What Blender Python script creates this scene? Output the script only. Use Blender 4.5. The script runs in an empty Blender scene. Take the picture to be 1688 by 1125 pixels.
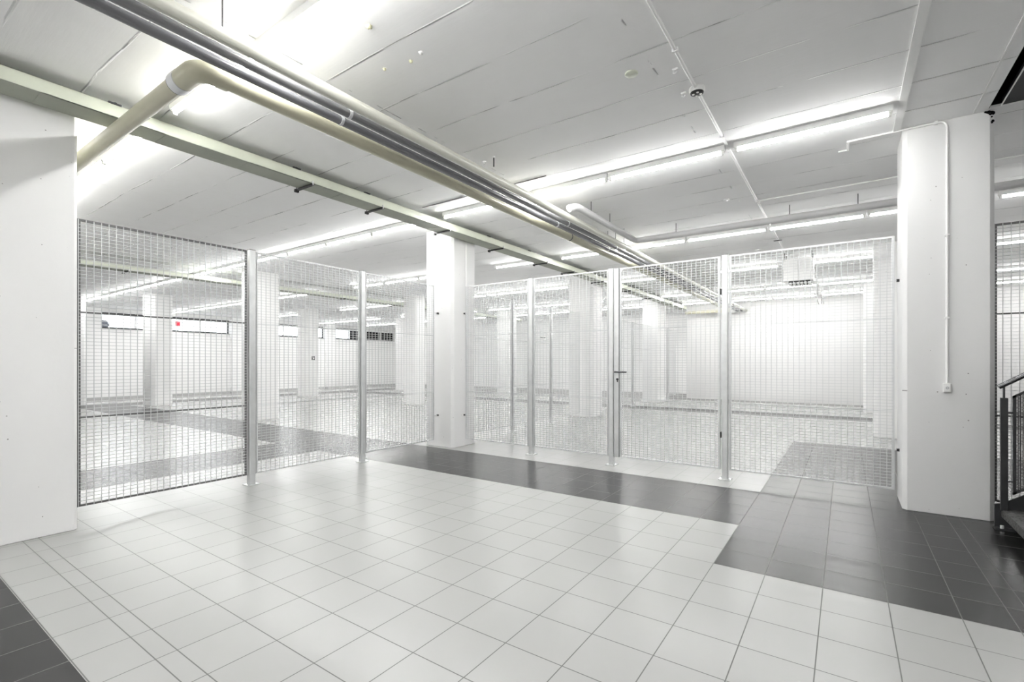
import bpy, math, random
from mathutils import Vector
random.seed(7)
S = bpy.context.scene
COL = S.collection
PI = math.pi
H = 3.107                      # ceiling height
TILE = .274; TX = -.919; TY = 1.944

# ------------------------------------------------------------------ mesh collector
class MB:
    def __init__(s): s.v = []; s.f = []; s.sm = []
    def add(s, vs, fs, smooth=False):
        o = len(s.v); s.v += [tuple(p) for p in vs]
        for f in fs: s.f.append(tuple(o + i for i in f)); s.sm.append(smooth)
        return s
    def box(s, x0, x1, y0, y1, z0, z1):
        if x0 > x1: x0, x1 = x1, x0
        if y0 > y1: y0, y1 = y1, y0
        if z0 > z1: z0, z1 = z1, z0
        return s.add([(x0,y0,z0),(x1,y0,z0),(x1,y1,z0),(x0,y1,z0),(x0,y0,z1),(x1,y0,z1),(x1,y1,z1),(x0,y1,z1)],
              [(0,3,2,1),(4,5,6,7),(0,1,5,4),(1,2,6,5),(2,3,7,6),(3,0,4,7)])
    def prism(s, poly, z0, z1):
        n = len(poly)
        vs = [(x,y,z0) for x,y in poly] + [(x,y,z1) for x,y in poly]
        return s.add(vs, [tuple(range(n-1,-1,-1)), tuple(range(n,2*n))] + [(i,(i+1)%n,n+(i+1)%n,n+i) for i in range(n)])
    def extrude_y(s, poly, y0, y1):           # poly in (x,z)
        n = len(poly)
        vs = [(x,y0,z) for x,z in poly] + [(x,y1,z) for x,z in poly]
        return s.add(vs, [tuple(range(n)), tuple(range(2*n-1,n-1,-1))] + [(i,n+i,n+(i+1)%n,(i+1)%n) for i in range(n)])
    def cham(s, x0, x1, y0, y1, z0, z1, c):   # box with chamfered vertical edges
        return s.prism([(x0+c,y0),(x1-c,y0),(x1,y0+c),(x1,y1-c),(x1-c,y1),(x0+c,y1),(x0,y1-c),(x0,y0+c)], z0, z1)
    def tube(s, pts, r, n=12, cap=True):
        pts = [Vector(p) for p in pts]; rings = []; up = None
        for i, p in enumerate(pts):
            a = (pts[i] - pts[i-1]).normalized() if i else None
            b = (pts[i+1] - pts[i]).normalized() if i < len(pts)-1 else None
            t = (a + b).normalized() if a and b else (a or b)
            if up is None:
                up = Vector((0,0,1)) if abs(t.z) < .9 else Vector((1,0,0))
            u = (up - t*up.dot(t)).normalized(); w = t.cross(u); up = u
            k = 1.0
            if a and b:
                c = max(.3, a.dot(t)); k = 1/c if len(pts) < 4 else 1.0
            rr = r[i] if isinstance(r, (list, tuple)) else r
            rings.append([p + (u*math.cos(2*PI*j/n) + w*math.sin(2*PI*j/n))*rr for j in range(n)])
        vs = [q for g in rings for q in g]; fs = []
        for i in range(len(rings)-1):
            for j in range(n):
                fs.append((i*n+j, i*n+(j+1)%n, (i+1)*n+(j+1)%n, (i+1)*n+j))
        s.add(vs, fs, n > 5)
        if cap:
            s.add(rings[0], [tuple(range(n-1,-1,-1))]); s.add(rings[-1], [tuple(range(n))])
        return s
    def lathe(s, c, prof, n=24):              # prof: (r, z) around vertical axis at c
        vs = []; fs = []
        for r, z in prof:
            vs += [(c[0]+r*math.cos(2*PI*j/n), c[1]+r*math.sin(2*PI*j/n), c[2]+z) for j in range(n)]
        for i in range(len(prof)-1):
            for j in range(n): fs.append((i*n+j, i*n+(j+1)%n, (i+1)*n+(j+1)%n, (i+1)*n+j))
        s.add(vs, fs, True)
        return s
    def build(s, name, mat, parent=None, bevel=0):
        p = parent.location if parent else (0, 0, 0)
        me = bpy.data.meshes.new(name); me.from_pydata([(a-p[0], b-p[1], c-p[2]) for a, b, c in s.v], [], s.f); me.update()
        me.polygons.foreach_set('use_smooth', s.sm)
        me.materials.append(mat)
        o = bpy.data.objects.new(name, me); COL.objects.link(o)
        if parent:
            o.parent = parent
        if bevel:
            b = o.modifiers.new('edge', 'BEVEL'); b.width = bevel; b.segments = 2; b.limit_method = 'ANGLE'; b.angle_limit = .7
        return o

def arc(c, a, b, r, k=8):
    """quarter bend with corner point c, coming from direction a (unit, pointing to corner) leaving along b"""
    c, a, b = Vector(c), Vector(a), Vector(b); o = c - a*r + b*r
    return [o - b*r*math.cos(t*PI/2/k) + a*r*math.sin(t*PI/2/k) for t in range(k+1)]

def tag(o, label, cat, group=None, kind=None):
    o['label'] = label; o['category'] = cat
    if group: o['group'] = group
    if kind: o['kind'] = kind
    return o
def thing(name, loc, label, cat, group=None, kind=None):
    o = bpy.data.objects.new(name, None); COL.objects.link(o); o.location = loc; o.empty_display_size = .1
    return tag(o, label, cat, group, kind)
def copy_tree(o, parent=None):
    c = o.copy(); COL.objects.link(c)
    if parent: c.parent = parent
    for ch in list(o.children): copy_tree(ch, c)
    return c

# ------------------------------------------------------------------ materials
class NT:
    def __init__(s, name):
        s.mat = bpy.data.materials.new(name); s.mat.use_nodes = True
        s.t = s.mat.node_tree; s.b = s.t.nodes['Principled BSDF']
    def n(s, typ, **kw):
        x = s.t.nodes.new(typ)
        for k, v in kw.items(): setattr(x, k, v)
        return x
    def l(s, a, b): s.t.links.new(a, b)
    def m(s, op, a, b=None, c=None):
        x = s.n('ShaderNodeMath', operation=op)
        for i, q in enumerate((a, b, c)):
            if q is None: continue
            if isinstance(q, (int, float)): x.inputs[i].default_value = q
            else: s.l(q, x.inputs[i])
        return x.outputs[0]
    def pos(s):
        g = s.n('ShaderNodeNewGeometry'); x = s.n('ShaderNodeSeparateXYZ'); s.l(g.outputs['Position'], x.inputs[0])
        return g.outputs['Position'], x.outputs[0], x.outputs[1], x.outputs[2]
    def noise(s, vec, scale, detail=3, rough=.55):
        x = s.n('ShaderNodeTexNoise'); x.inputs['Scale'].default_value = scale
        x.inputs['Detail'].default_value = detail; x.inputs['Roughness'].default_value = rough
        if vec is not None: s.l(vec, x.inputs['Vector'])
        return x.outputs['Fac']
    def mix(s, f, a, b):
        x = s.n('ShaderNodeMix', data_type='RGBA')
        for i, q in ((0, f), (6, a), (7, b)):
            if isinstance(q, (int, float)): x.inputs[i].default_value = q
            elif isinstance(q, tuple): x.inputs[i].default_value = (*q, 1)
            else: s.l(q, x.inputs[i])
        return x.outputs[2]
    def rng(s, f, a, b, c, d):
        x = s.n('ShaderNodeMapRange'); s.l(f, x.inputs[0])
        for i, q in enumerate((a, b, c, d)): x.inputs[i+1].default_value = q
        return x.outputs[0]
    def bump(s, h, strength, dist=.01):
        x = s.n('ShaderNodeBump'); x.inputs['Strength'].default_value = strength; x.inputs['Distance'].default_value = dist
        s.l(h, x.inputs['Height']); s.l(x.outputs[0], s.b.inputs['Normal'])
    def set(s, **kw):
        for k, v in kw.items(): s.b.inputs[k.replace('_', ' ')].default_value = v
        return s

def simple(name, col, rough=.5, metal=0, var=.06, scale=9, bump=.0, spec=.5):
    N = NT(name); tc = N.n('ShaderNodeTexCoord'); f = N.noise(tc.outputs['Object'], scale, 4)
    a = tuple(max(0, c*(1-var)) for c in col); b = tuple(min(1, c*(1+var)) for c in col)
    N.l(N.mix(N.rng(f, .3, .7, 0, 1), a, b), N.b.inputs['Base Color'])
    N.set(Roughness=rough, Metallic=metal, Specular_IOR_Level=spec)
    if bump: N.bump(N.noise(tc.outputs['Object'], scale*6, 3), bump)
    return N.mat

def paint(name, col, speck=False, warm=0):
    N = NT(name); P, x, y, z = N.pos()
    f = N.noise(P, 1.3, 5, .6)
    base = N.mix(N.rng(f, .35, .7, 0, 1), tuple(c*.975 for c in col), col)
    if speck:                                           # chipped paint and drill holes
        cv = N.n('ShaderNodeCombineXYZ'); N.l(N.m('ADD', x, y), cv.inputs[0]); N.l(z, cv.inputs[1])
        v = N.n('ShaderNodeTexVoronoi', voronoi_dimensions='2D'); v.inputs['Scale'].default_value = 5.5; N.l(cv.outputs[0], v.inputs['Vector'])
        sc = N.n('ShaderNodeSeparateColor'); N.l(v.outputs['Color'], sc.inputs[0])
        rad = N.rng(sc.outputs[0], .45, 1, 0, .026)
        hole = N.m('LESS_THAN', v.outputs['Distance'], rad)
        base = N.mix(N.m('MULTIPLY', hole, .75), base, (.16,.15,.14))
    scuff = N.rng(N.noise(P, 4.2, 6, .75), .68, .78, 0, .10)
    base = N.mix(scuff, base, (.5,.49,.46))
    N.l(base, N.b.inputs['Base Color'])
    N.set(Roughness=.62, Specular_IOR_Level=.3)
    N.bump(N.noise(P, 38, 4, .6), .12, .004)
    return N.mat

def ceiling_mat():
    N = NT('painted_board_marked_concrete'); P, x, y, z = N.pos()
    wob = N.m('MULTIPLY', N.m('SUBTRACT', N.noise(P, .9, 2), .5), .05)
    yy = N.m('ADD', y, wob)
    t = N.m('DIVIDE', N.m('SUBTRACT', yy, .59), .4565)
    fr = N.m('FRACT', t); d = N.m('MULTIPLY', N.m('MINIMUM', fr, N.m('SUBTRACT', 1, fr)), .4565)
    st = N.n('ShaderNodeMapping'); st.inputs['Scale'].default_value = (.8, 5, 1); N.l(P, st.inputs[0])
    brk = N.rng(N.noise(st.outputs[0], 1.6, 3, .7), .44, .56, 0, 1)
    ridge = N.m('MULTIPLY', N.m('SUBTRACT', 1, N.m('MINIMUM', N.m('DIVIDE', d, .009), 1)), brk)
    brk2 = N.rng(N.noise(st.outputs[0], 2.7, 2, .6), .52, .6, 0, 1)
    groove = N.m('MULTIPLY', N.m('LESS_THAN', d, .004), brk2)
    # joints of the boards across
    tx = N.m('DIVIDE', N.m('ADD', x, 1.02), 1.83); fx = N.m('FRACT', tx)
    dx = N.m('MULTIPLY', N.m('MINIMUM', fx, N.m('SUBTRACT', 1, fx)), 1.83)
    brx = N.rng(N.noise(P, 7, 2), .55, .6, 0, 1)
    rx = N.m('MULTIPLY', N.m('SUBTRACT', 1, N.m('MINIMUM', N.m('DIVIDE', dx, .006), 1)), brx)
    f = N.noise(P, 1.1, 5, .65)
    gs = N.n('ShaderNodeMapping'); gs.inputs['Scale'].default_value = (1.2, 14, 1); N.l(P, gs.inputs[0])
    grain = N.noise(gs.outputs[0], 2.2, 4, .7)
    base = N.mix(N.rng(f, .3, .7, 0, 1), (.91,.91,.91), (.95,.95,.95))
    base = N.mix(N.rng(grain, .55, .8, 0, .05), base, (.6,.6,.59))
    base = N.mix(N.m('MULTIPLY', ridge, .8), base, (.97,.97,.965))
    base = N.mix(N.m('MULTIPLY', groove, .75), base, (.25,.25,.25))
    N.l(base, N.b.inputs['Base Color'])
    N.set(Roughness=.7, Specular_IOR_Level=.25)
    h = N.m('ADD', N.m('SUBTRACT', N.m('ADD', ridge, rx), groove), N.m('MULTIPLY', grain, .05))
    N.bump(h, 1.0, .018)
    return N.mat

def floor_mat():
    N = NT('glazed_floor_tiles'); P, x, y, z = N.pos()
    def gridd(c, o, p):
        t = N.m('DIVIDE', N.m('SUBTRACT', c, o), p); f = N.m('FRACT', t)
        return N.m('MULTIPLY', N.m('MINIMUM', f, N.m('SUBTRACT', 1, f)), p), N.m('FLOOR', t)
    dx, ix = gridd(x, TX, TILE); dy, iy = gridd(y, TY, TILE)
    d = N.m('MINIMUM', dx, dy)
    d = N.m('MINIMUM', d, N.m('ABSOLUTE', N.m('SUBTRACT', x, .645)))
    d = N.m('MINIMUM', d, N.m('ABSOLUTE', N.m('SUBTRACT', y, .771)))
    grout = N.m('LESS_THAN', d, .0023)
    def rect(x0, x1, y0, y1):
        a = N.m('MULTIPLY', N.m('GREATER_THAN', x, x0), N.m('LESS_THAN', x, x1))
        b = N.m('MULTIPLY', N.m('GREATER_THAN', y, y0), N.m('LESS_THAN', y, y1))
        return N.m('MULTIPLY', a, b)
    dark = None
    for r in ((TX+TILE, TX+13*TILE, TY+4*TILE, 8.44), (-17.6, TX+TILE, TY+7*TILE, TY+11*TILE), (-6.95, -5.87, -9, TY+7*TILE),
              (-17.6, -16.55, -9, 15.9), (-30, 9, TY-9*TILE, TY-5*TILE-.005), (-16.6, 9, 12.12, 13.02)):
        q = rect(*r); dark = q if dark is None else N.m('MAXIMUM', dark, q)
    grey = N.m('MAXIMUM', rect(-30, 9, 15.9, 30), rect(-30, -18.6, -9, 30))
    cv = N.n('ShaderNodeCombineXYZ'); N.l(ix, cv.inputs[0]); N.l(iy, cv.inputs[1])
    wn = N.n('ShaderNodeTexWhiteNoise', noise_dimensions='2D'); N.l(cv.outputs[0], wn.inputs['Vector'])
    tv = N.rng(wn.outputs['Value'], 0, 1, .965, 1.0)
    vv = tv
    light = N.mix(grey, (.34,.34,.333), (.19,.188,.182))
    lightc = N.n('ShaderNodeVectorMath', operation='SCALE'); N.l(light, lightc.inputs[0]); N.l(vv, lightc.inputs['Scale'])
    dk = N.mix(N.rng(N.noise(P, 5, 5, .7), .35, .7, 0, 1), (.014,.014,.0137), (.019,.0187,.018))
    base = N.mix(dark, lightc.outputs[0], dk)
    gcol = N.mix(dark, (.095,.095,.092), (.11,.11,.105))
    base = N.mix(grout, base, gcol)
    N.l(base, N.b.inputs['Base Color'])
    N.l(N.m('ADD', .26, N.m('MULTIPLY', grout, .35)), N.b.inputs['Roughness'])
    N.set(Specular_IOR_Level=.43)
    return N.mat

M = {}
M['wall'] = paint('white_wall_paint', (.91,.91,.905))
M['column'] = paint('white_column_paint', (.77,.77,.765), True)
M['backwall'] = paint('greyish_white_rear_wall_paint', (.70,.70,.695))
M['ceiling'] = ceiling_mat()
M['floor'] = floor_mat()
M['galv'] = simple('galvanised_steel', (.66,.67,.67), .36, .6, .06, 14)
M['wire'] = simple('bright_galvanised_wire', (.57,.58,.58), .42, .25, .03, 10)
M['frame'] = simple('galvanised_tube', (.66,.67,.67), .38, .4, .05, 20)
M['shadeframe'] = simple('zinc_darkened_for_shade', (.13,.13,.13), .5, .3, .1, 20)  # shaded copy of the frame tube, darkness put into its colour
M['black'] = simple('black_plastic', (.012,.012,.012), .5)
M['darksteel'] = simple('anthracite_steel', (.04,.041,.043), .42, .3, .12, 14)
M['rail'] = simple('dark_handrail_steel', (.16,.16,.17), .22, .9, .05, 14)
def tread_mat():
    N = NT('perforated_tread_steel'); P, x, y, z = N.pos()
    v = N.n('ShaderNodeTexVoronoi'); v.inputs['Scale'].default_value = 48; N.l(P, v.inputs['Vector'])
    N.l(N.mix(N.rng(v.outputs['Distance'], .2, .5, 0, 1), (.015,.015,.015), (.11,.11,.105)), N.b.inputs['Base Color'])
    N.set(Roughness=.5, Metallic=.3); N.bump(v.outputs['Distance'], .6, .004); return N.mat
M['treadm'] = tread_mat()
M['lampbody'] = simple('white_lacquered_sheet', (.82,.82,.81), .35, 0, .02)
M['holder'] = simple('white_plastic', (.74,.74,.72), .4, 0, .03)
M['tray'] = simple('cream_green_sheet', (.60,.63,.53), .45, 0, .06, 3)
M['trayfloor'] = simple('grey_green_shaded_tray_base', (.34,.36,.30), .5, 0, .1, 3)  # tray colour darkened to give the underside its shade
M['yellow'] = simple('yellowed_cream_pipe', (.50,.485,.37), .28, 0, .12, 1.5)
M['cream'] = simple('cream_pipe', (.58,.58,.515), .28, 0, .06, 2)
M['greypipe'] = simple('grey_pipe', (.21,.21,.222), .24, .1, .08, 2)
M['coupling'] = simple('pale_grey_coupling', (.66,.67,.69), .35)
M['insul'] = simple('pale_grey_insulation', (.56,.56,.56), .5, 0, .04, 4)
M['conduit'] = simple('white_conduit', (.84,.84,.83), .4, 0, .02)
M['foam'] = simple('yellowish_foam', (.72,.71,.5), .8, 0, .2, 40, .4)
M['unit'] = simple('white_unit_sheet', (.78,.78,.77), .4, 0, .03)
M['void'] = simple('unlit_shaft_black', (.006,.006,.0065), .9, 0, .2, 3, 0, .1)  # near-black colour stands in for the darkness of unlit openings
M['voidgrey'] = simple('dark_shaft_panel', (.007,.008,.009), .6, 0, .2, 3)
M['red'] = simple('red_sign_face', (.5,.02,.04), .4)
M['pave'] = simple('light_paving', (.62,.61,.6), .8, 0, .1, 2)
M['carpaint'] = simple('dark_car_paint', (.03,.032,.04), .25)
M['plate'] = simple('white_sign_plate', (.75,.75,.74), .4)
def glass():
    N = NT('window_glass'); t = N.t
    tr = N.n('ShaderNodeBsdfTransparent'); tr.inputs[0].default_value = (.95,.96,.96,1)
    gl = N.n('ShaderNodeBsdfGlossy'); gl.inputs['Roughness'].default_value = .02
    f = N.n('ShaderNodeFresnel'); f.inputs[0].default_value = 1.45
    g = N.n('ShaderNodeNewGeometry'); f2 = N.m('MULTIPLY', f.outputs[0], N.m('SUBTRACT', 1, g.outputs['Backfacing']))
    mx = N.n('ShaderNodeMixShader'); N.l(f2, mx.inputs[0]); N.l(tr.outputs[0], mx.inputs[1]); N.l(gl.outputs[0], mx.inputs[2])
    N.l(mx.outputs[0], t.nodes['Material Output'].inputs[0]); return N.mat
M['glass'] = glass()
LAMP = 54.0; FLUX = 10.0
def tube_mat():
    N = NT('lit_fluorescent_tube'); N.set(Base_Color=(.9,.9,.88,1), Emission_Color=(1,.998,.992,1), Emission_Strength=LAMP); return N.mat
M['tube'] = tube_mat()
def perforated():
    N = NT('perforated_steel_sheet'); tc = N.n('ShaderNodeTexCoord'); P, x, y, z = N.pos()
    cx = N.m('DIVIDE', x, .0124); off = N.m('MULTIPLY', N.m('FLOORED_MODULO', N.m('FLOOR', cx), 2), .5)
    fx = N.m('DIVIDE', N.m('SUBTRACT', N.m('FRACT', cx), .5), .36)
    fz = N.m('DIVIDE', N.m('SUBTRACT', N.m('FRACT', N.m('ADD', N.m('DIVIDE', z, .0099), off)), .5), .32)
    hole = N.m('LESS_THAN', N.m('ADD', N.m('MULTIPLY', fx, fx), N.m('MULTIPLY', fz, fz)), 1)
    N.set(Base_Color=(.03,.03,.032,1), Roughness=.45)
    N.l(N.m('SUBTRACT', 1, hole), N.b.inputs['Alpha']); return N.mat
M['perf'] = perforated()

# ------------------------------------------------------------------ setting
XL, YB, YBL, YF, XR = -21.1, 16.75, 18.9, -4.0, 7.0
tag(MB().box(XL-.3, XR+.2, YF-.2, YBL+.2, -.2, 0).build('floor', M['floor']), 'pale tiled floor with dark tile bands and a dark tiled area at right', 'floor', kind='structure')
VX0, VX1, VY0, VY1 = .885, 5.75, 3.5, 5.0
m = MB()
m.box(XL-.3, VX0, YF-.2, YBL+.2, H, H+.1); m.box(VX1, XR+.2, YF-.2, YBL+.2, H, H+.1)
m.box(VX0, VX1, YF-.2, VY0, H, H+.1); m.box(VX0, VX1, VY1, YBL+.2, H, H+.1)
tag(m.build('ceiling', M['ceiling']), 'white painted concrete ceiling with board marks', 'ceiling', kind='structure')
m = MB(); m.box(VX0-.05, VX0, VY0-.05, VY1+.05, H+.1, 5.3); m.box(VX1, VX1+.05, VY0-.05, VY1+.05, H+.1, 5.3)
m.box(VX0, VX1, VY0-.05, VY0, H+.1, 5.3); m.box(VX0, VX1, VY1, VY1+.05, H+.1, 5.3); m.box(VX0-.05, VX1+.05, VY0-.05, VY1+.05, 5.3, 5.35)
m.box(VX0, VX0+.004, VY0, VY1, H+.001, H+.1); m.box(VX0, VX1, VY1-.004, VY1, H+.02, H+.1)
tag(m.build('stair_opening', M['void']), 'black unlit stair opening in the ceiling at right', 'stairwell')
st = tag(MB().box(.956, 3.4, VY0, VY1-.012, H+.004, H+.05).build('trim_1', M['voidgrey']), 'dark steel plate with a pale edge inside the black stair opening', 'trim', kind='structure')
MB().box(.949, .956, VY0, VY1-.012, H-.001, H+.008).build('edge_strip', M['conduit'], st)
tag(MB().box(.803, .815, -3, VY1+.02, H-.006, H+.002).build('trim_2', M['conduit']), 'thin white edge bead on the ceiling beside the black stair opening', 'trim', kind='structure')

def wall(name, m, label, mat='wall'): return tag(m.build(name, M[mat]), label, 'wall', kind='structure')
# left wall with high windows
WZ0, WZ1 = 2.425, 2.955
bays = [(5.5, 9.72), (10.3, 14.15), (14.72, 18.72)]
m = MB(); m.box(XL-.25, XL, YF, YBL, 0, WZ0-.03); m.box(XL-.25, XL, YF, YBL, WZ1+.0, H)
edges = [YF] + [q for b in bays for q in b] + [YBL]
for i in range(0, len(edges), 2): m.box(XL-.25, XL, edges[i], edges[i+1], WZ0-.03, WZ1)
for y0, y1 in ((4.3, 5.5), (9.72, 10.3), (14.15, 14.72)):      # pilasters
    m.box(XL, XL+.16, y0+.02, y1-.02, 0, H)
wall('wall_left', m, 'white far left wall with a row of high windows')
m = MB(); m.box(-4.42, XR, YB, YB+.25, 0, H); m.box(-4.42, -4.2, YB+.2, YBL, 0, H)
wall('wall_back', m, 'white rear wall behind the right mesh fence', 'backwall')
wall('wall_end', MB().box(XL, -4.42, YBL, YBL+.2, 0, H), 'white end wall set further back behind the far columns')
wall('wall_front', MB().box(XL, XR, YF-.2, YF, 0, H), 'white wall behind the viewpoint')
wall('wall_right', MB().box(XR, XR+.2, YF, YBL, 0, H), 'white side wall beyond the steel stair')
m = MB(); m.box(XL, XL+.05, 5.5, 9.72, WZ1, H-.02); m.box(XL, XL+.05, 10.3, 14.15, WZ1, H-.02); m.box(XL, XL+.05, 14.72, 18.72, WZ1, H-.02)
tag(m.build('trim_3', M['unit']), 'pale boxed lintel strip above the high windows', 'trim', kind='structure')
wi = 0
def window(y0, y1, mull, label, dark=False):
    global wi; wi += 1
    t = thing('window_%d' % wi, (XL-.1, y0, WZ0), label, 'window', kind='structure')
    f = MB(); e = .035
    f.box(XL-.14, XL-.08, y0, y1, WZ0-.03, WZ0+.02); f.box(XL-.14, XL-.08, y0, y1, WZ1-.03, WZ1)
    for q in (y0+e/2, y1-e/2): f.box(XL-.14, XL-.08, q-e/2, q+e/2, WZ0, WZ1)
    f.build('window_frame', M['darksteel'] if not dark else M['conduit'], t)
    for q in mull: MB().box(XL-.14, XL-.08, q-.03, q+.03, WZ0, WZ1).build('mullion', M['frame'], t)
    qs = [y0+e] + [k for q in mull for k in (q-.03, q+.03)] + [y1-e]
    for i in range(0, len(qs), 2): MB().box(XL-.112, XL-.108, qs[i], qs[i+1], WZ0+.02, WZ1-.03).build('pane', M['glass'], t)
    MB().box(XL-.05, XL+.03, y0, y1, WZ0-.05, WZ0-.028).build('sill', M['darksteel'], t)
    return t
window(5.5, 9.72, (6.53, 7.58, 8.65), 'high window nearest on the far left wall, left of the near pilaster')
window(10.3, 14.15, (11.35, 12.1, 13.1), 'high window in the middle bay of the far left wall')
window(14.72, 16.62, (15.62,), 'bright high window beyond the farthest pilaster of the left wall')
w4 = window(16.66, 18.72, (17.7,), 'black unlit high window at the far end of the left wall', True)
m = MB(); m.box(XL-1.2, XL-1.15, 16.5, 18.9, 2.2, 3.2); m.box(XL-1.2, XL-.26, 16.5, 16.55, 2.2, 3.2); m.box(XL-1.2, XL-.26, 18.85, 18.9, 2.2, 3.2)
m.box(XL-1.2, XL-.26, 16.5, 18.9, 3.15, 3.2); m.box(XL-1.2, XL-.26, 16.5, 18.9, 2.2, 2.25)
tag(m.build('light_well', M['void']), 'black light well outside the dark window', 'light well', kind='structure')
# outside
tag(MB().box(-60, XL-.26, -30, 16.4, 2.1, 2.28).build('ground', M['pave']), 'pale paving outside the high windows', 'ground', kind='structure')
t = thing('railing', (XL-1.6, 8.7, 2.28), 'light metal bar railing outside the high windows', 'railing')
MB().box(XL-1.62, XL-1.58, 8.7, 16.3, 2.28, 2.34).build('bottom_rail', M['frame'], t); MB().box(XL-1.62, XL-1.58, 8.7, 16.3, 3.3, 3.34).build('top_rail', M['frame'], t)
m = MB(); y = 8.75
while y < 16.3: m.box(XL-1.608, XL-1.592, y-.008, y+.008, 2.34, 3.3); y += .16
m.build('bars', M['frame'], t)
t = thing('car', (XL-3.4, 3.4, 2.28), 'dark parked car outside the nearest high window', 'car')
cx = XL-3.4; k = MB()
prof = [(0,.25),(.15,.22),(3.0,.22),(3.12,.4),(3.05,.58),(2.3,.68),(1.75,1.02),(.75,1.05),(.1,.72),(0,.6)]
n = len(prof); vs = [(cx-.6, 3.4+a, 2.28+b) for a, b in prof] + [(cx+.6, 3.4+a, 2.28+b) for a, b in prof]
k.add(vs, [tuple(range(n)), tuple(range(2*n-1, n-1, -1))] + [(i, n+i, n+(i+1)%n, (i+1)%n) for i in range(n)])
k.build('body', M['carpaint'], t, .04)
for a in (.6, 2.5):
    for q in (-.6, .6): MB().tube([(cx+q-.08, 3.4+a, 2.52), (cx+q+.08, 3.4+a, 2.52)], .24, 18).build('wheel', M['black'], t)
t = thing('sign', (-22.0, 8.16, 2.28), 'small red sign on a thin post outside the window', 'sign')
MB().tube([(-22.0, 8.16, 2.28), (-22.0, 8.16, 2.72)], .012, 8).build('pole', M['frame'], t)
MB().box(-22.01, -21.985, 8.08, 8.25, 2.66, 2.86).build('sign_face', M['red'], t)

# ------------------------------------------------------------------ columns
cols = [
 (-5.12,-4.535,.44,1.055,.02,'large white column at the left edge of the photo, in front of the mesh fence'),
 (-5.06,-4.52,5.05,5.57,.035,'white column where the two mesh fences meet, under the cable tray'),
 (.385,.93,5.035,5.53,.03,'large white column at right with a conduit and socket, beside the steel stair'),
 (-10.5,-10.02,5.05,5.66,.06,'white column just behind the first fence post of the left fence'),
 (-16.42,-15.68,5.2,5.72,.08,'broad white column before the far left windows, behind the first left fence panel'),
 (-10.5,-10.0,9.58,10.03,.05,'white column behind the left fence panel next to the corner column'),
 (-16.08,-15.5,9.64,10.25,.13,'round edged white column with a small grey switch, in front of the far windows'),
 (-5.12,-4.54,9.6,10.2,.05,'white column behind the right fence, at the end of the second fence line'),
 (.385,.93,9.64,10.2,.05,'white column behind the right end of the right fence'),
 (-5.09,-4.53,14.26,14.9,.07,'white column seen through the mesh door'),
 (-10.6,-10.06,14.27,14.85,.05,'white column seen through the first panel right of the corner column'),
 (-15.98,-15.4,14.12,14.7,.05,'white column beside the black window at the far end'),
 (.375,.93,14.25,14.85,.05,'farthest white column behind the right end of the fence'),
 (-18.0,-17.43,3.66,4.24,.05,'white column just right of the large left column, far behind the mesh'),
]
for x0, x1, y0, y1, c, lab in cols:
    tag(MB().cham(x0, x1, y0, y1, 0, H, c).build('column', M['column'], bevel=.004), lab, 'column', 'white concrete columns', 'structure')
# chipped black break at the head of the right column
k = MB()
def chip(cx, cz, r):
    n = 9; ring = []
    for j in range(n):
        q = r*random.uniform(.6, 1.25); ring.append((cx+q*math.cos(2*PI*j/n), min(cz+q*math.sin(2*PI*j/n), H-.001)))
    vs = [(x, 5.0355, z) for x, z in ring] + [(x, 5.031, z) for x, z in ring]
    k.add(vs, [tuple(range(n)), tuple(range(2*n-1, n-1, -1))] + [(i, n+i, n+(i+1)%n, (i+1)%n) for i in range(n)])
for cx_, cz_, r_ in ((.892,3.094,.018),(.912,3.088,.016),(.902,3.076,.010),(.917,3.072,.007),(.909,3.055,.006),(.914,3.021,.010),(.911,3.010,.006),(.876,3.098,.008)): chip(cx_, cz_, r_)
tag(k.build('trim_4', M['void']), 'ragged black break at the top of the right column', 'damage', kind='structure')
t = thing('wall_switch', (-15.49, 9.95, 1.29), 'small dark grey switch on the round edged far column', 'switch')
MB().box(-15.5,-15.46,9.9,10.0,1.29,1.42).build('housing', M['darksteel'], t, .005); MB().box(-15.462,-15.45,9.93,9.97,1.33,1.38).build('rocker', M['holder'], t)

# ------------------------------------------------------------------ fluorescent lamps
LZ = H-.061
def make_lamp():
    L = 1.085
    t = thing('fluorescent_lamp', (0,0,H), 'lamp', 'lamp', 'fluorescent batten lamps in rows on the ceiling')
    b = MB(); b.add([(-L/2,-.032,H),(L/2,-.032,H),(L/2,.032,H),(-L/2,.032,H),(-L/2,-.029,H-.046),(L/2,-.029,H-.046),(L/2,.029,H-.046),(-L/2,.029,H-.046)],
        [(0,1,2,3),(7,6,5,4),(0,4,5,1),(1,5,6,2),(2,6,7,3),(3,7,4,0)])
    b.build('batten', M['lampbody'], t, .003)
    MB().tube([(-L/2+.028,0,LZ),(L/2-.028,0,LZ)], .0125, 10).build('tube', M['tube'], t)
    ld = bpy.data.lights.new('tube_light', 'AREA'); ld.shape = 'RECTANGLE'; ld.size = L-.06; ld.size_y = .026; ld.energy = FLUX; ld.color = (1,.998,.992)
    lo = bpy.data.objects.new('tube_light', ld); COL.objects.link(lo); lo.parent = t; lo.location = (0, 0, LZ-.0135-H)
    for s in (-1, 1):
        x = s*(L/2-.018)
        h = MB(); h.box(x-.009, x+.009, -.014, .014, H-.076, H-.044); h.box(x-.012, x+.012, -.019, .019, H-.053, H-.044)
        h.build('lampholder', M['holder'], t)
    return t
ORD = ['first','second','third','fourth','fifth','sixth','seventh','eighth','ninth','tenth','eleventh','twelfth','thirteenth','fourteenth','fifteenth','sixteenth','seventeenth','eighteenth']
lamp0 = make_lamp(); used = False
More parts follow.
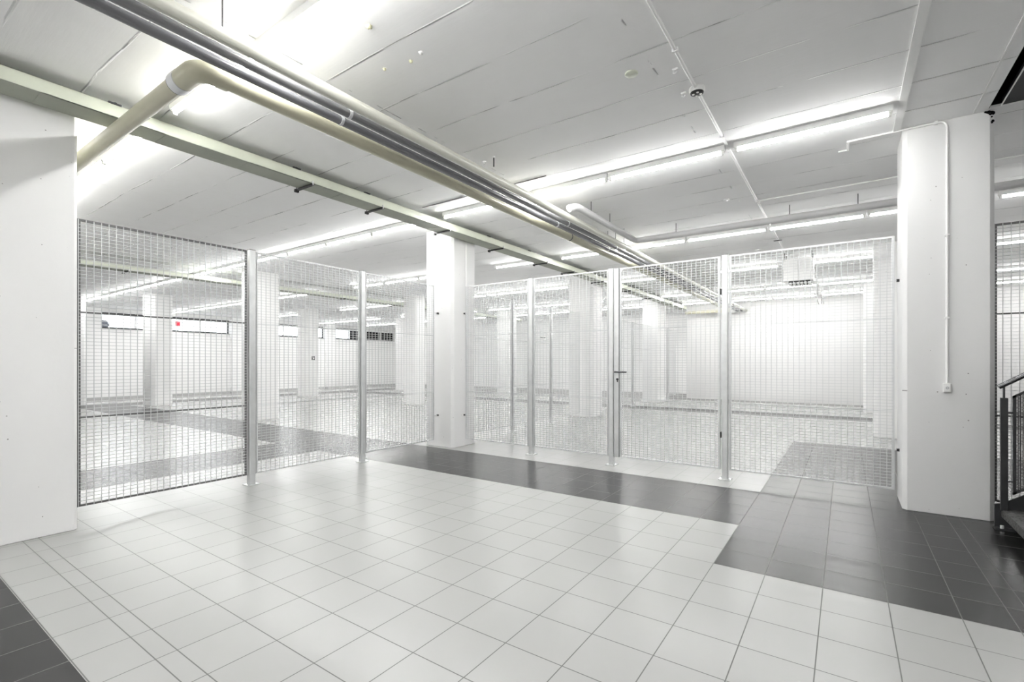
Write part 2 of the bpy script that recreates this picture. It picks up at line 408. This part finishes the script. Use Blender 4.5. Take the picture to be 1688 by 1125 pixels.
def lamp(xc, y, label):
    global used
    o = lamp0 if not used else copy_tree(lamp0); used = True
    o.location = (xc, y, H); o['label'] = label
def seq(x, n, d=-1.095): return [x + d*i for i in range(n)]
rows = [   # y, description, [(segment description, [centres])]
 (1.49, 'nearest row', [('right of the near cable tray', [-3.54,-2.445,-1.35,-.255]), ('left of the near cable tray', seq(-5.06, 6)), ('added as fill beyond the stair', [5.0,6.1])]),  # lamps beyond the stair are unseen extras for fill light
 (4.53, 'row above the front fence', [('counted from the right column', [-.25,-1.41,-2.51]), ('between pipes and near tray', [-3.66]), ('left of the near cable tray', seq(-5.045, 14))]),  # left run lengthened to brighten the far left wall
 (7.5, 'row behind the front fence', [('counted left from the right column', [.775,-.33,-1.43,-2.525]), ('between pipes and corner column', [-3.6,-5.055]), ('counted left from the corner column', [-7.15,-8.25,-9.4,-11.9,-13.0]), ('before the far windows', seq(-15.8, 5)), ('beyond the right column', [1.95,3.05])]),  # last lamp before the windows added for light on the left wall
 (10.45, 'fourth row', [('counted from the hanging unit', [-.1,-1.58]), ('just left of the pipes', [-3.7]), ('beyond the rear fence line', [-6.1,-7.2,-8.3,-9.4]), ('far behind the left fence', [-11.9,-13.0,-14.1,-17.3,-18.4,-19.5]), ('beyond the right column', [2.4,3.5])]),  # leftmost lamps added to lift the left wall's brightness
 (13.45, 'fifth row', [('counted from its right end', [.02,-1.08,-2.2]), ('just left of the pipes', [-3.7]), ('beyond the rear fence line', [-5.3,-6.5,-7.6,-8.7,-9.8,-11.4]), ('far behind the left fence', [-14.3,-16.6,-17.7,-18.8,-19.9]), ('beyond the right column', [3.0,4.1])]),
 (15.6, 'rearmost row', [('counted from its right end', [.02,-1.15,-2.25]), ('just left of the pipes', [-3.72]), ('beyond the rear fence line', [-5.7,-6.8,-8.3,-9.4,-10.5,-12.4]), ('far behind the left fence', [-14.5,-15.6,-17.3,-18.4,-19.5]), ('beyond the right column', [3.4,4.5])]),
 (-1.6, 'added fill row behind the viewpoint', [('counted from the right', seq(5.6, 9)), ('left of the cable tray', seq(-5.06, 4))]),  # unseen row, lengthened to add fill light from behind the camera
]
for y, d, segs in rows:
    for sd, xs in segs:
        for i, x in enumerate(xs):
            lamp(x, y, '%s lamp of the %s, %s' % (ORD[i], d, sd) if len(xs) > 1 else 'lone lit lamp of the %s, %s' % (d, sd))

# ------------------------------------------------------------------ mesh fence
PZ0, PZ1 = .10, 2.297
RZ = (1.585, .78)
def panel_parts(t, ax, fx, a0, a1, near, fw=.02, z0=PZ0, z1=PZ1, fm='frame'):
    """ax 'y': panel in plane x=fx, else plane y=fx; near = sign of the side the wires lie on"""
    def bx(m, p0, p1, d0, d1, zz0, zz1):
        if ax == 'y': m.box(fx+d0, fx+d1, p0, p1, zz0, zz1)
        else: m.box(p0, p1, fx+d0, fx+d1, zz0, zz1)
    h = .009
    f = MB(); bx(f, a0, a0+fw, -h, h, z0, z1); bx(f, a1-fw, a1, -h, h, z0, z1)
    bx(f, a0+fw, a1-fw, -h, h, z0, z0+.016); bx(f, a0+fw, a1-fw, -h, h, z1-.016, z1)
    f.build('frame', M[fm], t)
    for z in RZ:
        r = MB(); bx(r, a0+fw, a1-fw, -.006, .006, z-.006, z+.006); r.build('crossbar', M[fm], t)
    w = MB(); n = max(2, round((a1-a0)/.0475)); q = (a1-a0-.012)/n
    d = near*(h+.0022); rv = .0022; rh = .0018
    for i in range(n+1):
        p = a0+.006+q*i
        c = [(p-rv, d-rv), (p+rv, d-rv), (p+rv, d+rv), (p-rv, d+rv)]
        w.prism([(fx+b, a) if ax == 'y' else (a, fx+b) for a, b in c], z0+.003, z1-.003)
    nz = round((z1-z0-.03)/.0272); d2 = near*(h-.001); qz = (z1-z0-.03)/nz
    for i in range(1, nz):
        z = z0+.015+qz*i
        bx(w, a0+.008, a1-.008, d2-rh, d2+rh, z-rh, z+rh)
    w.build('wire_mesh', M['wire'], t)
def panel(ax, fx, a0, a1, near, label, clamps=(), fm='frame'):
    loc = (fx, (a0+a1)/2, PZ0) if ax == 'y' else ((a0+a1)/2, fx, PZ0)
    t = thing('mesh_fence_panel', loc, label, 'fence panel', 'wire mesh fence panels')
    panel_parts(t, ax, fx, a0, a1, near, fm=fm)
    for c0, c1 in clamps:
        for z in (1.908, .446):
            lo, hi = (c0, c1)
            k0, k1 = (hi-.02, hi) if lo > (a0+a1)/2 else (lo, lo+.02)      # block on the column, tongue to the frame
            for nm, mt, p0, p1, hh in (('wall_clamp', 'black', k0, k1, .011), ('clamp_tongue', 'frame', min(lo, hi), max(lo, hi), .004)):
                m = MB()
                if ax == 'y': m.box(fx-.010+(.004 if hh < .01 else 0), fx+.014-(.004 if hh < .01 else 0), p0, p1, z-hh, z+hh)
                else: m.box(p0, p1, fx-.014+(.004 if hh < .01 else 0), fx+.010-(.004 if hh < .01 else 0), z-hh, z+hh)
                m.build(nm, M[mt], t)
    return t
def make_post(w=.06, pl=.058):
    t = thing('fence_post', (0,0,0), 'post', 'fence post', 'galvanised fence posts')
    p = MB(); p.cham(-w/2, w/2, -w/2, w/2, .006, PZ1+.006, .006); p.build('upright', M['galv'], t)
    MB().box(-w/2+.002, w/2-.002, -w/2+.002, w/2-.002, PZ1+.006, PZ1+.012).build('cap', M['black'], t)
    MB().cham(-pl, pl, -pl, pl, 0, .006, .004).build('base_plate', M['galv'], t)
    for a, b in ((1,-1),(-1,1)):
        MB().tube([(a*.045, b*.045, .006), (a*.045, b*.045, .018)], .008, 6).build('anchor_bolt', M['frame'], t)
    return t
post0 = make_post(); pused = False
def post(x, y, label):
    global pused
    o = post0 if not pused else copy_tree(post0); pused = True
    o.location = (x, y, 0); o['label'] = label
LX, RY = -4.8, 5.30
panel('y', LX, 1.11, 2.375, 1, 'mesh fence panel of the left fence, next to the large left column', [(1.056, 1.11)], 'shadeframe')
panel('y', LX, 2.455, 3.695, 1, 'middle mesh fence panel of the left fence, between two posts')
panel('y', LX, 3.775, 4.965, 1, 'mesh fence panel of the left fence, ending at the corner column', [(4.965, 5.05)])
post(LX, 2.415, 'galvanised post of the left fence nearest to the large left column')
post(LX, 3.735, 'galvanised post of the left fence nearer to the corner column')
panel('x', RY, -4.485, -3.41, -1, 'mesh fence panel of the right fence, starting at the corner column', [(-4.52, -4.485)])
panel('x', RY, -3.33, -2.29, -1, 'mesh fence panel of the right fence, left of the door lock')
panel('x', RY, -.972, .352, -1, 'mesh fence panel of the right fence, ending at the right column', [(.352, .385)])
panel('x', RY, .965, 2.28, -1, 'mesh fence panel right of the right column, behind the steel stair', [(.93, .965)], 'shadeframe')
post(-3.37, RY, 'galvanised post of the right fence nearest to the corner column')
post(-2.252, RY, 'galvanised post of the right fence on the lock side of the mesh door')
post(-1.012, RY, 'galvanised post of the right fence on the hinge side of the mesh door')
# second fence line running back behind the corner column
segs = [(5.62, 6.87), (6.95, 8.2), (8.28, 9.47), (10.26, 11.42), (11.5, 12.64), (12.72, 14.18), (14.95, 15.78), (15.86, 16.7)]
names = ['first panel of the rear fence line, just behind the corner column', 'second panel of the rear fence line, with a small sign', 'third panel of the rear fence line, ending at a column',
 'fourth panel of the rear fence line, behind the door lock post', 'fifth panel of the rear fence line, seen through the mesh door', 'sixth panel of the rear fence line, in front of the farthest column',
 'seventh panel of the rear fence line, just past the farthest column', 'last panel of the rear fence line, touching the rear wall']
for (a, b), nm in zip(segs, names): panel('y', -4.78, a, b, 1, nm)
for y, nm in ((6.91, 'near galvanised post of the rear fence line'), (8.24, 'second galvanised post of the rear fence line'), (11.46, 'galvanised post of the rear fence line hidden by the door lock post'),
              (12.68, 'galvanised post of the rear fence line seen through the mesh door'), (15.82, 'last galvanised post of the rear fence line near the rear wall')):
    post(-4.78, y, nm)
# door
t = thing('mesh_door', (-1.63, RY, PZ0), 'mesh door with handle and lock in the right fence, standing closed', 'door')
panel_parts(t, 'x', RY, -2.155, -1.055, -1, .026, PZ0, PZ1)
MB().box(-2.216, -2.157, RY-.022, RY+.022, PZ0, PZ1).build('lock_stile', M['galv'], t, .003)
MB().box(-2.1565, -2.1525, RY-.012, RY-.0105, PZ0, PZ1).build('edge_seal', M['black'], t)
h = MB(); h.tube([(-2.183, RY-.022, 1.092), (-2.183, RY-.07, 1.092)], .009, 10)
h.tube([(-2.19, RY-.07, 1.092), (-2.045, RY-.07, 1.092)], .0095, 10); h.build('handle', M['rail'], t)
k = MB(); k.tube([(-2.172, RY-.034, 1.006), (-2.172, RY-.022, 1.006)], .013, 12); k.box(-2.176, -2.168, RY-.034, RY-.022, .975, 1.0); k.build('lock_cylinder', M['darksteel'], t)
for z in (.458, 1.93):
    MB().box(-1.0555, -1.0435, RY-.034, RY-.008, z-.03, z+.03).build('hinge', M['black'], t)
t = thing('sign_plate', (-4.762, 7.9, 1.637), 'small white sign hanging on the rear fence line', 'sign')
MB().box(-4.765, -4.760, 7.775, 8.02, 1.632, 1.705).build('plate', M['plate'], t); MB().box(-4.7595, -4.7585, 7.80, 7.99, 1.672, 1.69).build('dark_stripe', M['darksteel'], t)

# ------------------------------------------------------------------ cable trays
def tray(x0, x1, z0, z1, y0, y1, label, brackets, nuts, ends, wall_side):
    t = thing('cable_tray', ((x0+x1)/2, y0, z0), label, 'cable tray', 'cable trays under the ceiling')
    b = MB(); y = y0; i = 0
    lens = [.62, .95, .5, .95, .34, .95, .7]
    while y < y1 - .05:
        e = min(y1, y + lens[i % len(lens)]); o = (.0016 if i % 2 else 0)
        b.box(x0, x1, y, e-.003, z0-o, z0+.004-o)
        y = e; i += 1
    b.box(x0+.002, x1-.002, y0, y1, z0+.001, z0+.006)
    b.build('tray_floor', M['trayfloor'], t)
    s = MB(); s.box(x1-.003, x1, y0, y1, z0, z1); s.box(x0, x0+.003, y0, y1, z0, z1)
    s.box(x1-.02, x1, y0, y1, z1-.003, z1); s.box(x0, x0+.02, y0, y1, z1-.003, z1); s.build('tray_sides', M['tray'], t)
    for y in brackets:
        k = MB(); k.box(x0-.055, x1+.012, y-.013, y+.013, z0-.018, z0-.003); k.box(x0-.055, x0-.03, y-.02, y+.02, z0-.03, z0-.003)
        k.build('bracket', M['black'], t)
        r = MB(); r.tube([(x1+.006, y, z0-.018), (x1+.006, y, z0+.022)], .009, 8); r.build('clip', M['frame'], t)
        for xx in (x0-.043, ):
            MB().tube([(xx, y, z0-.01), (xx, y, H)], .004, 6).build('hanger_rod', M['darksteel'], t)
    for y in nuts:
        k = MB(); k.box(x1-.04, x1+.012, y-.045, y+.03, z1-.004, z1+.006); k.tube([(x1-.014, y, z1), (x1-.014, y, z1+.016)], .011, 6); k.build('fixing', M['darksteel'], t)
    return t
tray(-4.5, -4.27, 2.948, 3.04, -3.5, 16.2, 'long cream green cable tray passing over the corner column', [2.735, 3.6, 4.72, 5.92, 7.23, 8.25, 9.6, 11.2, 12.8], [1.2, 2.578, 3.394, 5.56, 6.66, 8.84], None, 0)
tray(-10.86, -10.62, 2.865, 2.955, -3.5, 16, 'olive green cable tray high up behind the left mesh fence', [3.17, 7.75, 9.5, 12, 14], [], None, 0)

# ------------------------------------------------------------------ pipes
def coupling(t, p, ax, r, name='coupling', mat='coupling', w=.05):
    a = Vector(p); d = Vector(ax)*w/2
    return MB().tube([a-d, a+d], r, 20).build(name, M[mat], t)
PZ = 2.85
xs = dict(y=-2.973, a=-2.823, b=-2.703, c=-2.577)
R = .05
t = thing('drain_pipe', (xs['y'], 1.205, PZ-R), 'thick yellowed cream drain pipe with a bend, lowest of the pipe bundle', 'pipe', 'pipe bundle under the ceiling')
MB().tube([(-9.5, 1.205, PZ), (xs['y']-.27, 1.205, PZ)], R, 24).build('cross_run', M['yellow'], t)
MB().tube([(xs['y'], 1.205+.1, PZ), (xs['y'], 16.3, PZ)], R, 24).build('long_run', M['yellow'], t)
MB().tube([(xs['y']-.27, 1.205, PZ)] + [(xs['y']-.1, 1.205, PZ)] + arc((xs['y'], 1.205, PZ), (1,0,0), (0,1,0), .085, 10)[1:] + [(xs['y'], 1.36, PZ)], R+.009, 24).build('elbow', M['yellow'], t)
coupling(t, (xs['y']-.235, 1.205, PZ), (1,0,0), R+.0125, 'coupling', 'coupling', .075)
coupling(t, (xs['y']-.275, 1.205, PZ), (1,0,0), R+.0115, 'seal_ring', 'black', .006)
MB().tube(arc((xs['y'], 16.4, PZ), (0,1,0), (-1,0,0), .1, 8) + [(-4.35, 16.4, PZ)], R, 24).build('rear_run', M['yellow'], t)
for y in (5.6, 8.3, 11, 13.7):
    coupling(t, (xs['y'], y, PZ), (0,1,0), R+.003, 'pipe_clip', 'greypipe', .02)
    MB().tube([(xs['y'], y, PZ+R), (xs['y'], y, H)], .004, 6).build('hanger_rod', M['darksteel'], t)
def pipe(key, r, mat, lab, z=PZ, rings=()):
    t = thing('pipe', (xs[key], -3, z-r), lab, 'pipe', 'pipe bundle under the ceiling')
    MB().tube([(xs[key], -3, z), (xs[key], 16.74, z)], r, 22).build('run', M[mat], t)
    for y in rings: coupling(t, (xs[key], y, z), (0,1,0), r+.004, 'coupling', 'coupling', .02)
    for y in (6.5, 9.2, 12, 14.6):
        coupling(t, (xs[key], y, z), (0,1,0), r+.003, 'pipe_clip', 'frame', .016)
        MB().tube([(xs[key], y, z+r), (xs[key], y, H)], .0035, 6).build('hanger_rod', M['darksteel'], t)
    return t
pipe('a', .029, 'greypipe', 'grey pipe beside the thick yellowed pipe, lower of the two grey ones', PZ, (2.02, 5.0, 8.0))
pipe('b', .027, 'greypipe', 'grey pipe next to the cream pipe, upper of the two grey ones', PZ, (2.0, 5.05, 8.1))
pipe('c', .037, 'cream', 'cream pipe at the right side of the pipe bundle', PZ)
WZ = 2.95; WX, WY = -2.47, 6.67
t = thing('insulated_pipe', (-2.5, 4.8, 2.85), 'white insulated pipe rising from the bundle and running right past the column', 'pipe')
pts = [(-2.53, 4.78, 2.88), (-2.5, 4.8, 2.915)]
MB().tube([(-2.525, 4.745, 2.912), (-2.518, 4.757, 2.922), (-2.51, 4.775, 2.928), (-2.49, 4.81, 2.943), (-2.475, 4.86, 2.949), (WX, 4.93, WZ)], .041, 20).build('swan_neck', M['insul'], t)
MB().tube([(WX, 4.92, WZ), (WX, WY-.05, WZ)] + arc((WX, WY, WZ), (0,1,0), (1,0,0), .05, 4)[1:] + [(6.5, WY, WZ)], .040, 20).build('run', M['insul'], t)
for p in ((WX, 5.2), (WX, 5.75)):
    MB().tube([(p[0], p[1], WZ+.04), (p[0], p[1], H)], .004, 6).build('hanger_rod', M['darksteel'], t)
for x in (-1.9, -.55, .12, 2.2):
    MB().tube([(x, WY, WZ+.04), (x, WY, H)], .004, 6).build('hanger_rod', M['darksteel'], t)

# ------------------------------------------------------------------ conduits and ceiling fittings
CX = -.845
t = thing('ceiling_conduit', (CX, -3, H-.02), 'white conduit along the ceiling through the round smoke detector', 'conduit')
MB().tube([(CX, -3, H-.0105), (CX, 4.49, H-.0105)], .0105, 12).build('near_run', M['conduit'], t)
MB().tube([(CX, 4.58, H-.0105), (CX, 7.45, H-.0105)], .0105, 12).build('middle_run', M['conduit'], t)
MB().tube([(CX, 7.55, H-.0105), (CX, 9.62, H-.0105)], .0105, 12).build('far_run', M['conduit'], t)
for y in (2.95, 4.3, 6.2, 8.4):
    MB().box(CX-.018, CX+.018, y-.008, y+.008, H-.024, H-.001).build('clip', M['conduit'], t)
MB().box(CX-.06, CX+.05, 8.39, 8.42, H-.03, H-.022).build('clamp', M['darksteel'], t)
t = thing('branch_conduit', (CX, 6.27, H-.02), 'thin white conduit branching right toward the right column', 'conduit')
MB().tube([(CX+.011, 6.27, H-.009), (3.5, 6.27, H-.009)], .009, 10).build('run', M['conduit'], t)
MB().box(CX-.02, CX+.03, 6.25, 6.29, H-.026, H-.001).build('tee', M['conduit'], t)
tag(MB().tube([(-4.26, 4.21, H-.005), (-2.5, 4.21, H-.005)], .005, 8).build('ceiling_cable', M['greypipe']), 'thin grey cable on the ceiling between the near cable tray and the pipes', 'cable')
tag(MB().box(.322, .372, -3, 5.03, H-.014, H).build('cable_trunking', M['conduit']), 'flat white cable trunking on the ceiling running to the right column', 'cable trunking')
t = thing('smoke_detector', (CX, 3.471, H-.05), 'round white smoke detector with dark grille on the ceiling conduit', 'smoke detector')
MB().lathe((CX, 3.471, H), [(.052,0),(.052,-.016),(.046,-.024),(.046,-.03),(0,-.03)], 28).build('base', M['holder'], t)
MB().lathe((CX, 3.471, H), [(.044,-.03),(.044,-.036),(.036,-.041),(0,-.041)], 28).build('grille', M['black'], t)
for i in range(4):
    a = i*PI/2+.4; c = (CX+.024*math.cos(a), 3.471+.024*math.sin(a))
    MB().lathe((c[0], c[1], H), [(.009,-.0405),(.007,-.0445),(0,-.045)], 10).build('vent', M['holder'], t)
for x, y, r, lab in ((-1.156, 3.046, .043, 'round pale cover plate on the ceiling left of the smoke detector'), (-1.135, 6.034, .032, 'round cover plate on the ceiling left of the branch conduit'), (-1.203, 9.03, .05, 'round cover plate on the ceiling above the mesh door')):
    t = thing('cover_plate', (x, y, H-.012), lab, 'cover plate')
    MB().lathe((x, y, H), [(r,0),(r,-.006),(r*.9,-.011),(0,-.012)], 24).build('disc', M['plate'] if y > 5 else M['tray'], t)
    MB().tube([(x+r*.55, y, H-.0125), (x+r*.55, y, H-.010)], .004, 8).build('screw', M['frame'], t)
def stub(x, y, lab, mat='foam', r=.016):
    b = MB(); n = 10; prof = [(r*1.25,0),(r*1.2,-.004),(r*.85,-.008),(r*.9,-.011),(r*.4,-.014),(0,-.0145)]
    vs = []; fs = []
    for k, (q, z) in enumerate(prof):
        vs += [(x+q*(1+.3*math.sin(3*j+k+x*40))*math.cos(2*PI*j/n), y+q*(1+.3*math.cos(2*j+k))*math.sin(2*PI*j/n), H+z) for j in range(n)]
    for i in range(len(prof)-1):
        for j in range(n): fs.append((i*n+j, i*n+(j+1)%n, (i+1)*n+(j+1)%n, (i+1)*n+j))
    b.add(vs, fs, True); tag(b.build('foam_plug', M[mat]), lab, 'foam plug', 'foam plugs on the ceiling')
stub(-2.215, 1.769, 'largest yellowish foam plug on the ceiling, near the bright nearest lamp')
stub(-2.451, 2.083, 'small foam plug on the ceiling nearest to the cream pipe', r=.009)
stub(-2.252, 2.123, 'middle foam plug of three small ones on the ceiling', r=.010)
stub(-2.138, 2.101, 'white foam plug farthest right of the three small ones', 'holder', r=.012)
for x, y, lab in ((-.904, 3.157, 'white hook clip on the ceiling just before the smoke detector'), (-.935, 3.47, 'white hook clip on the ceiling beside the smoke detector'), (-2.80, 3.58, 'white hook clip on the ceiling beside the pipe bundle')):
    t = thing('ceiling_hook', (x, y, H-.03), lab, 'hook')
    MB().box(x-.016, x+.016, y-.008, y+.008, H-.012, H).build('foot', M['conduit'], t)
    MB().tube([(x-.01, y, H-.01), (x-.012, y, H-.026), (x, y, H-.032), (x+.01, y, H-.022)], .004, 8).build('hook', M['conduit'], t)
t = thing('perforated_strap', (-2.662, 1.196, 2.94), 'short perforated metal strap hanging from the ceiling above the cream pipe', 'strap')
k = MB(); z = 2.94
while z < H-.004:
    k.box(-2.666, -2.656, 1.190, 1.1915, z, z+.004); z += .0085
k.box(-2.667, -2.6645, 1.190, 1.192, 2.94, H); k.box(-2.6575, -2.655, 1.190, 1.192, 2.94, H)
k.build('band', M['darksteel'], t)
t = thing('threaded_rod', (-2.667, 3.547, 3.0), 'short dark threaded rod hanging from the ceiling beside the cream pipe', 'rod')
MB().tube([(-2.667, 3.547, 3.012), (-2.667, 3.547, H-.012)], .0055, 8).build('shaft', M['darksteel'], t); MB().lathe((-2.667,3.547,H), [(.012,0),(.012,-.014),(0,-.014)], 10).build('anchor', M['conduit'], t)

# conduit and socket on the right column
FY = 5.035
t = thing('column_conduit', (.656, FY-.01, 1.04), 'white conduit along the column head and down to the socket on the right column', 'conduit')
q = [(.02, 5.2, H-.012), (.02, 5.075, H-.012)] + [(.03, FY-.011, H-.014)]
MB().tube([(-.05, 5.225, H-.01), (.02, 5.225, H-.01)], .008, 10).build('start_piece', M['conduit'], t)
MB().tube([(.02, 5.225, H-.01), (.02, FY-.011, H-.01)], .008, 10).build('cross_piece', M['conduit'], t)
MB().tube([(.02, FY-.011, H-.012)] + [(.60, FY-.011, H-.012)] + arc((.656, FY-.011, H-.012), (1,0,0), (0,0,-1), .05, 6)[0:] + [(.656, FY-.011, 1.035)], .0085, 12).build('down_run', M['conduit'], t)
for z in (2.2, 1.55): MB().box(.642, .670, FY-.022, FY, z-.007, z+.007).build('clip', M['conduit'], t)
MB().box(.58,.6,FY-.024,FY,H-.026,H-.001).build('clip', M['conduit'], t)
t = thing('socket_outlet', (.656, FY, .966), 'small white surface socket outlet at the end of the conduit on the right column', 'socket')
MB().box(.632, .679, FY-.026, FY, .966, 1.038).build('housing', M['holder'], t, .004)
MB().box(.638, .673, FY-.029, FY-.0265, .974, 1.030).build('face_plate', M['conduit'], t, .001)
MB().tube([(.656, FY-.0305, 1.002), (.656, FY-.029, 1.002)], .0125, 16).build('socket_well', M['frame'], t)
for dx in (-.005, .005): MB().tube([(.656+dx, FY-.0315, 1.002), (.656+dx, FY-.0305, 1.002)], .0022, 8).build('contact_hole', M['black'], t)
tag(MB().tube([(-4.512, 5.335, 2.3), (-4.512, 5.335, 2.947)], .008, 10).build('hanging_cable_duct', M['conduit']), 'thin white cable duct on the corner column above the fence', 'cable duct')

# suspended unit behind the right fence
t = thing('ceiling_unit', (-.66, 9.7, 2.55), 'white suspended ventilation unit hanging behind the right fence', 'ventilation unit')
MB().box(-.88, -.44, 9.5, 9.9, 2.6, 2.965).build('casing', M['unit'], t, .006)
MB().box(-.657, -.653, 9.497, 9.5, 2.6, 2.965).build('panel_joint', M['darksteel'], t)
k = MB()
k.box(-.80, -.48, 9.52, 9.88, 2.56, 2.6); k.build('outlet', M['black'], t)
for i in range(6): MB().box(-.79+.055*i, -.755+.055*i, 9.515, 9.87, 2.55, 2.575).build('louvre', M['unit'], t)
k = MB(); k.box(-.86,-.46,9.52,9.88,2.965,2.985); k.build('lid', M['unit'], t)
for x in (-.86, -.46):
    for y in (9.54, 9.86): MB().tube([(x, y, 2.97), (x, y, H)], .006, 6).build('hanger_rod', M['darksteel'], t)
MB().lathe((-.72, 9.7, 2.985), [(.06,0),(.06,.06),(.075,.07),(.075,.12)], 18).build('duct_collar', M['unit'], t)
t = thing('conduit_rack', (-.5, 9.95, 2.75), 'pair of thin white conduits running back from the ventilation unit', 'conduit')
for a, b in ((-.42, -.46), (-.54, -.57)): MB().tube([(a, 9.9, 2.75), (b, 15.1, 2.75)], .011, 8).build('conduit', M['conduit'], t)
for y in (13.0, 15.1): MB().box(-.585, -.44, y-.01, y+.01, 2.736, 2.75).build('crossbar', M['conduit'], t)
for y in (13.0, 15.1): MB().tube([(-.51, y, 2.75), (-.51, y, H)], .005, 6).build('hanger_rod', M['darksteel'], t)

# ------------------------------------------------------------------ steel stair at right
SY0, SY1 = 3.62, 4.87; RISE, RUN = .175, .262; NS = 18; sl = RISE/RUN
t = thing('steel_stair', (.95, 4.2, 0), 'dark steel stair with railing and perforated panels beside the right column', 'stair')
for y, nm in ((SY1-.012, 'far'), (SY0, 'near')):
    xe = .892 + .11 + NS*RUN
    poly = [(.892,.012),(1.16,.012),(xe, .012+(xe-1.16)*sl),(xe, .185+(xe-.93)*sl),(.93,.185),(.892,.172)]
    MB().extrude_y(poly, y, y+.012).build('stringer', M['darksteel'], t)
    MB().box(.885, 1.12, y-.05, y+.03, 0, .01).build('foot_plate', M['darksteel'], t)
    MB().tube([(.925, y-.03, .01), (.925, y-.03, .032)], .011, 6).build('anchor_bolt', M['frame'], t)
for i in range(NS):
    x0 = .925 + RUN*i; z = .145 + RISE*i
    MB().add([], []).box(x0, x0+RUN+.02, SY0+.014, SY1-.014, z-.004, z).box(x0, x0+.004, SY0+.014, SY1-.014, z-.055, z-.004).box(x0+RUN+.016, x0+RUN+.02, SY0+.014, SY1-.014, z-.035, z-.004).build('tread', M['treadm'], t)
for k_, yb in (('far', SY1-.03), ('near', SY0+.01)):
    g = t
    yy = SY1-.04 if k_ == 'far' else SY0+.012
    for px in (.934, .934+1.5, .934+3.0, .934+4.5):
        dz = (px-.934)*sl
        MB().box(px-.0195, px+.0195, yy-.0195, yy+.006, .14+dz, .947+dz).build('railing_post', M['darksteel'], g, .002)
        MB().tube([(px, yy-.007, .947+dz), (px, yy-.007, 1.035+dz)], .006, 8).build('pin', M['darksteel'], g)
    hz = lambda x: 1.043+(x-.934)*sl
    MB().tube([(.905, yy-.007, hz(.905)), (.934+4.55, yy-.007, hz(.934+4.55))], .017, 14).build('handrail', M['rail'], g)
    for a in (0, 1, 2):
        x0 = .978+1.5*a; x1 = x0+1.4; b0 = .262+(x0-.978)*sl; b1 = b0+1.4*sl
        y_ = yy-.008
        fr = MB(); th = .016
        for (xa, xb) in ((x0, x0+th), (x1-th, x1)):
            za = b0+(xa-x0)*sl; zb = b0+(xb-x0)*sl
            fr.extrude_y([(xa,za),(xb,zb),(xb,zb+.7),(xa,za+.7)], y_-.012, y_+.012)
        for o in (0, .684): fr.extrude_y([(x0,b0+o),(x1,b1+o),(x1,b1+o+.016),(x0,b0+o+.016)], y_-.012, y_+.012)
        fr.build('panel_frame', M['darksteel'], g)
        MB().extrude_y([(x0+.008,b0+.012),(x1-.008,b1-.0),(x1-.008,b1+.69),(x0+.008,b0+.69)], y_-.001, y_+.001).build('perforated_panel', M['perf'], g)
        for zz in (.09, .58):
            MB().tube([(x0-.03, y_, b0+zz), (x0+.004, y_, b0+zz)], .006, 8).build('panel_pin', M['darksteel'], g)

# ------------------------------------------------------------------ daylight, camera, view
W = bpy.data.worlds.new('daylight'); S.world = W; W.use_nodes = True
nt = W.node_tree; bg = nt.nodes['Background']
bg.inputs[0].default_value = (.93,.96,1,1); bg.inputs[1].default_value = 6.0
c = bpy.data.cameras.new('camera'); co = bpy.data.objects.new('camera', c); COL.objects.link(co)
co.location = (0,0,1.2); co.rotation_euler = (PI/2, 0, .6068)
c.sensor_fit = 'HORIZONTAL'; c.sensor_width = 36; c.lens = 790.8/1688*36; c.shift_y = (598.1-562.5)/1688; c.clip_start = .05; c.clip_end = 200
S.camera = co
vs = S.view_settings
S.display_settings.display_device = 'sRGB'
vs.view_transform = 'Standard'; vs.look = 'None'; vs.exposure = 0; vs.gamma = 1; vs.use_curve_mapping = False
cy = S.cycles
cy.max_bounces = 20; cy.diffuse_bounces = 16; cy.glossy_bounces = 5; cy.transmission_bounces = 4; cy.transparent_max_bounces = 16
cy.use_denoising = True; cy.use_adaptive_sampling = False; cy.caustics_reflective = False; cy.caustics_refractive = False
cy.sample_clamp_indirect = 25
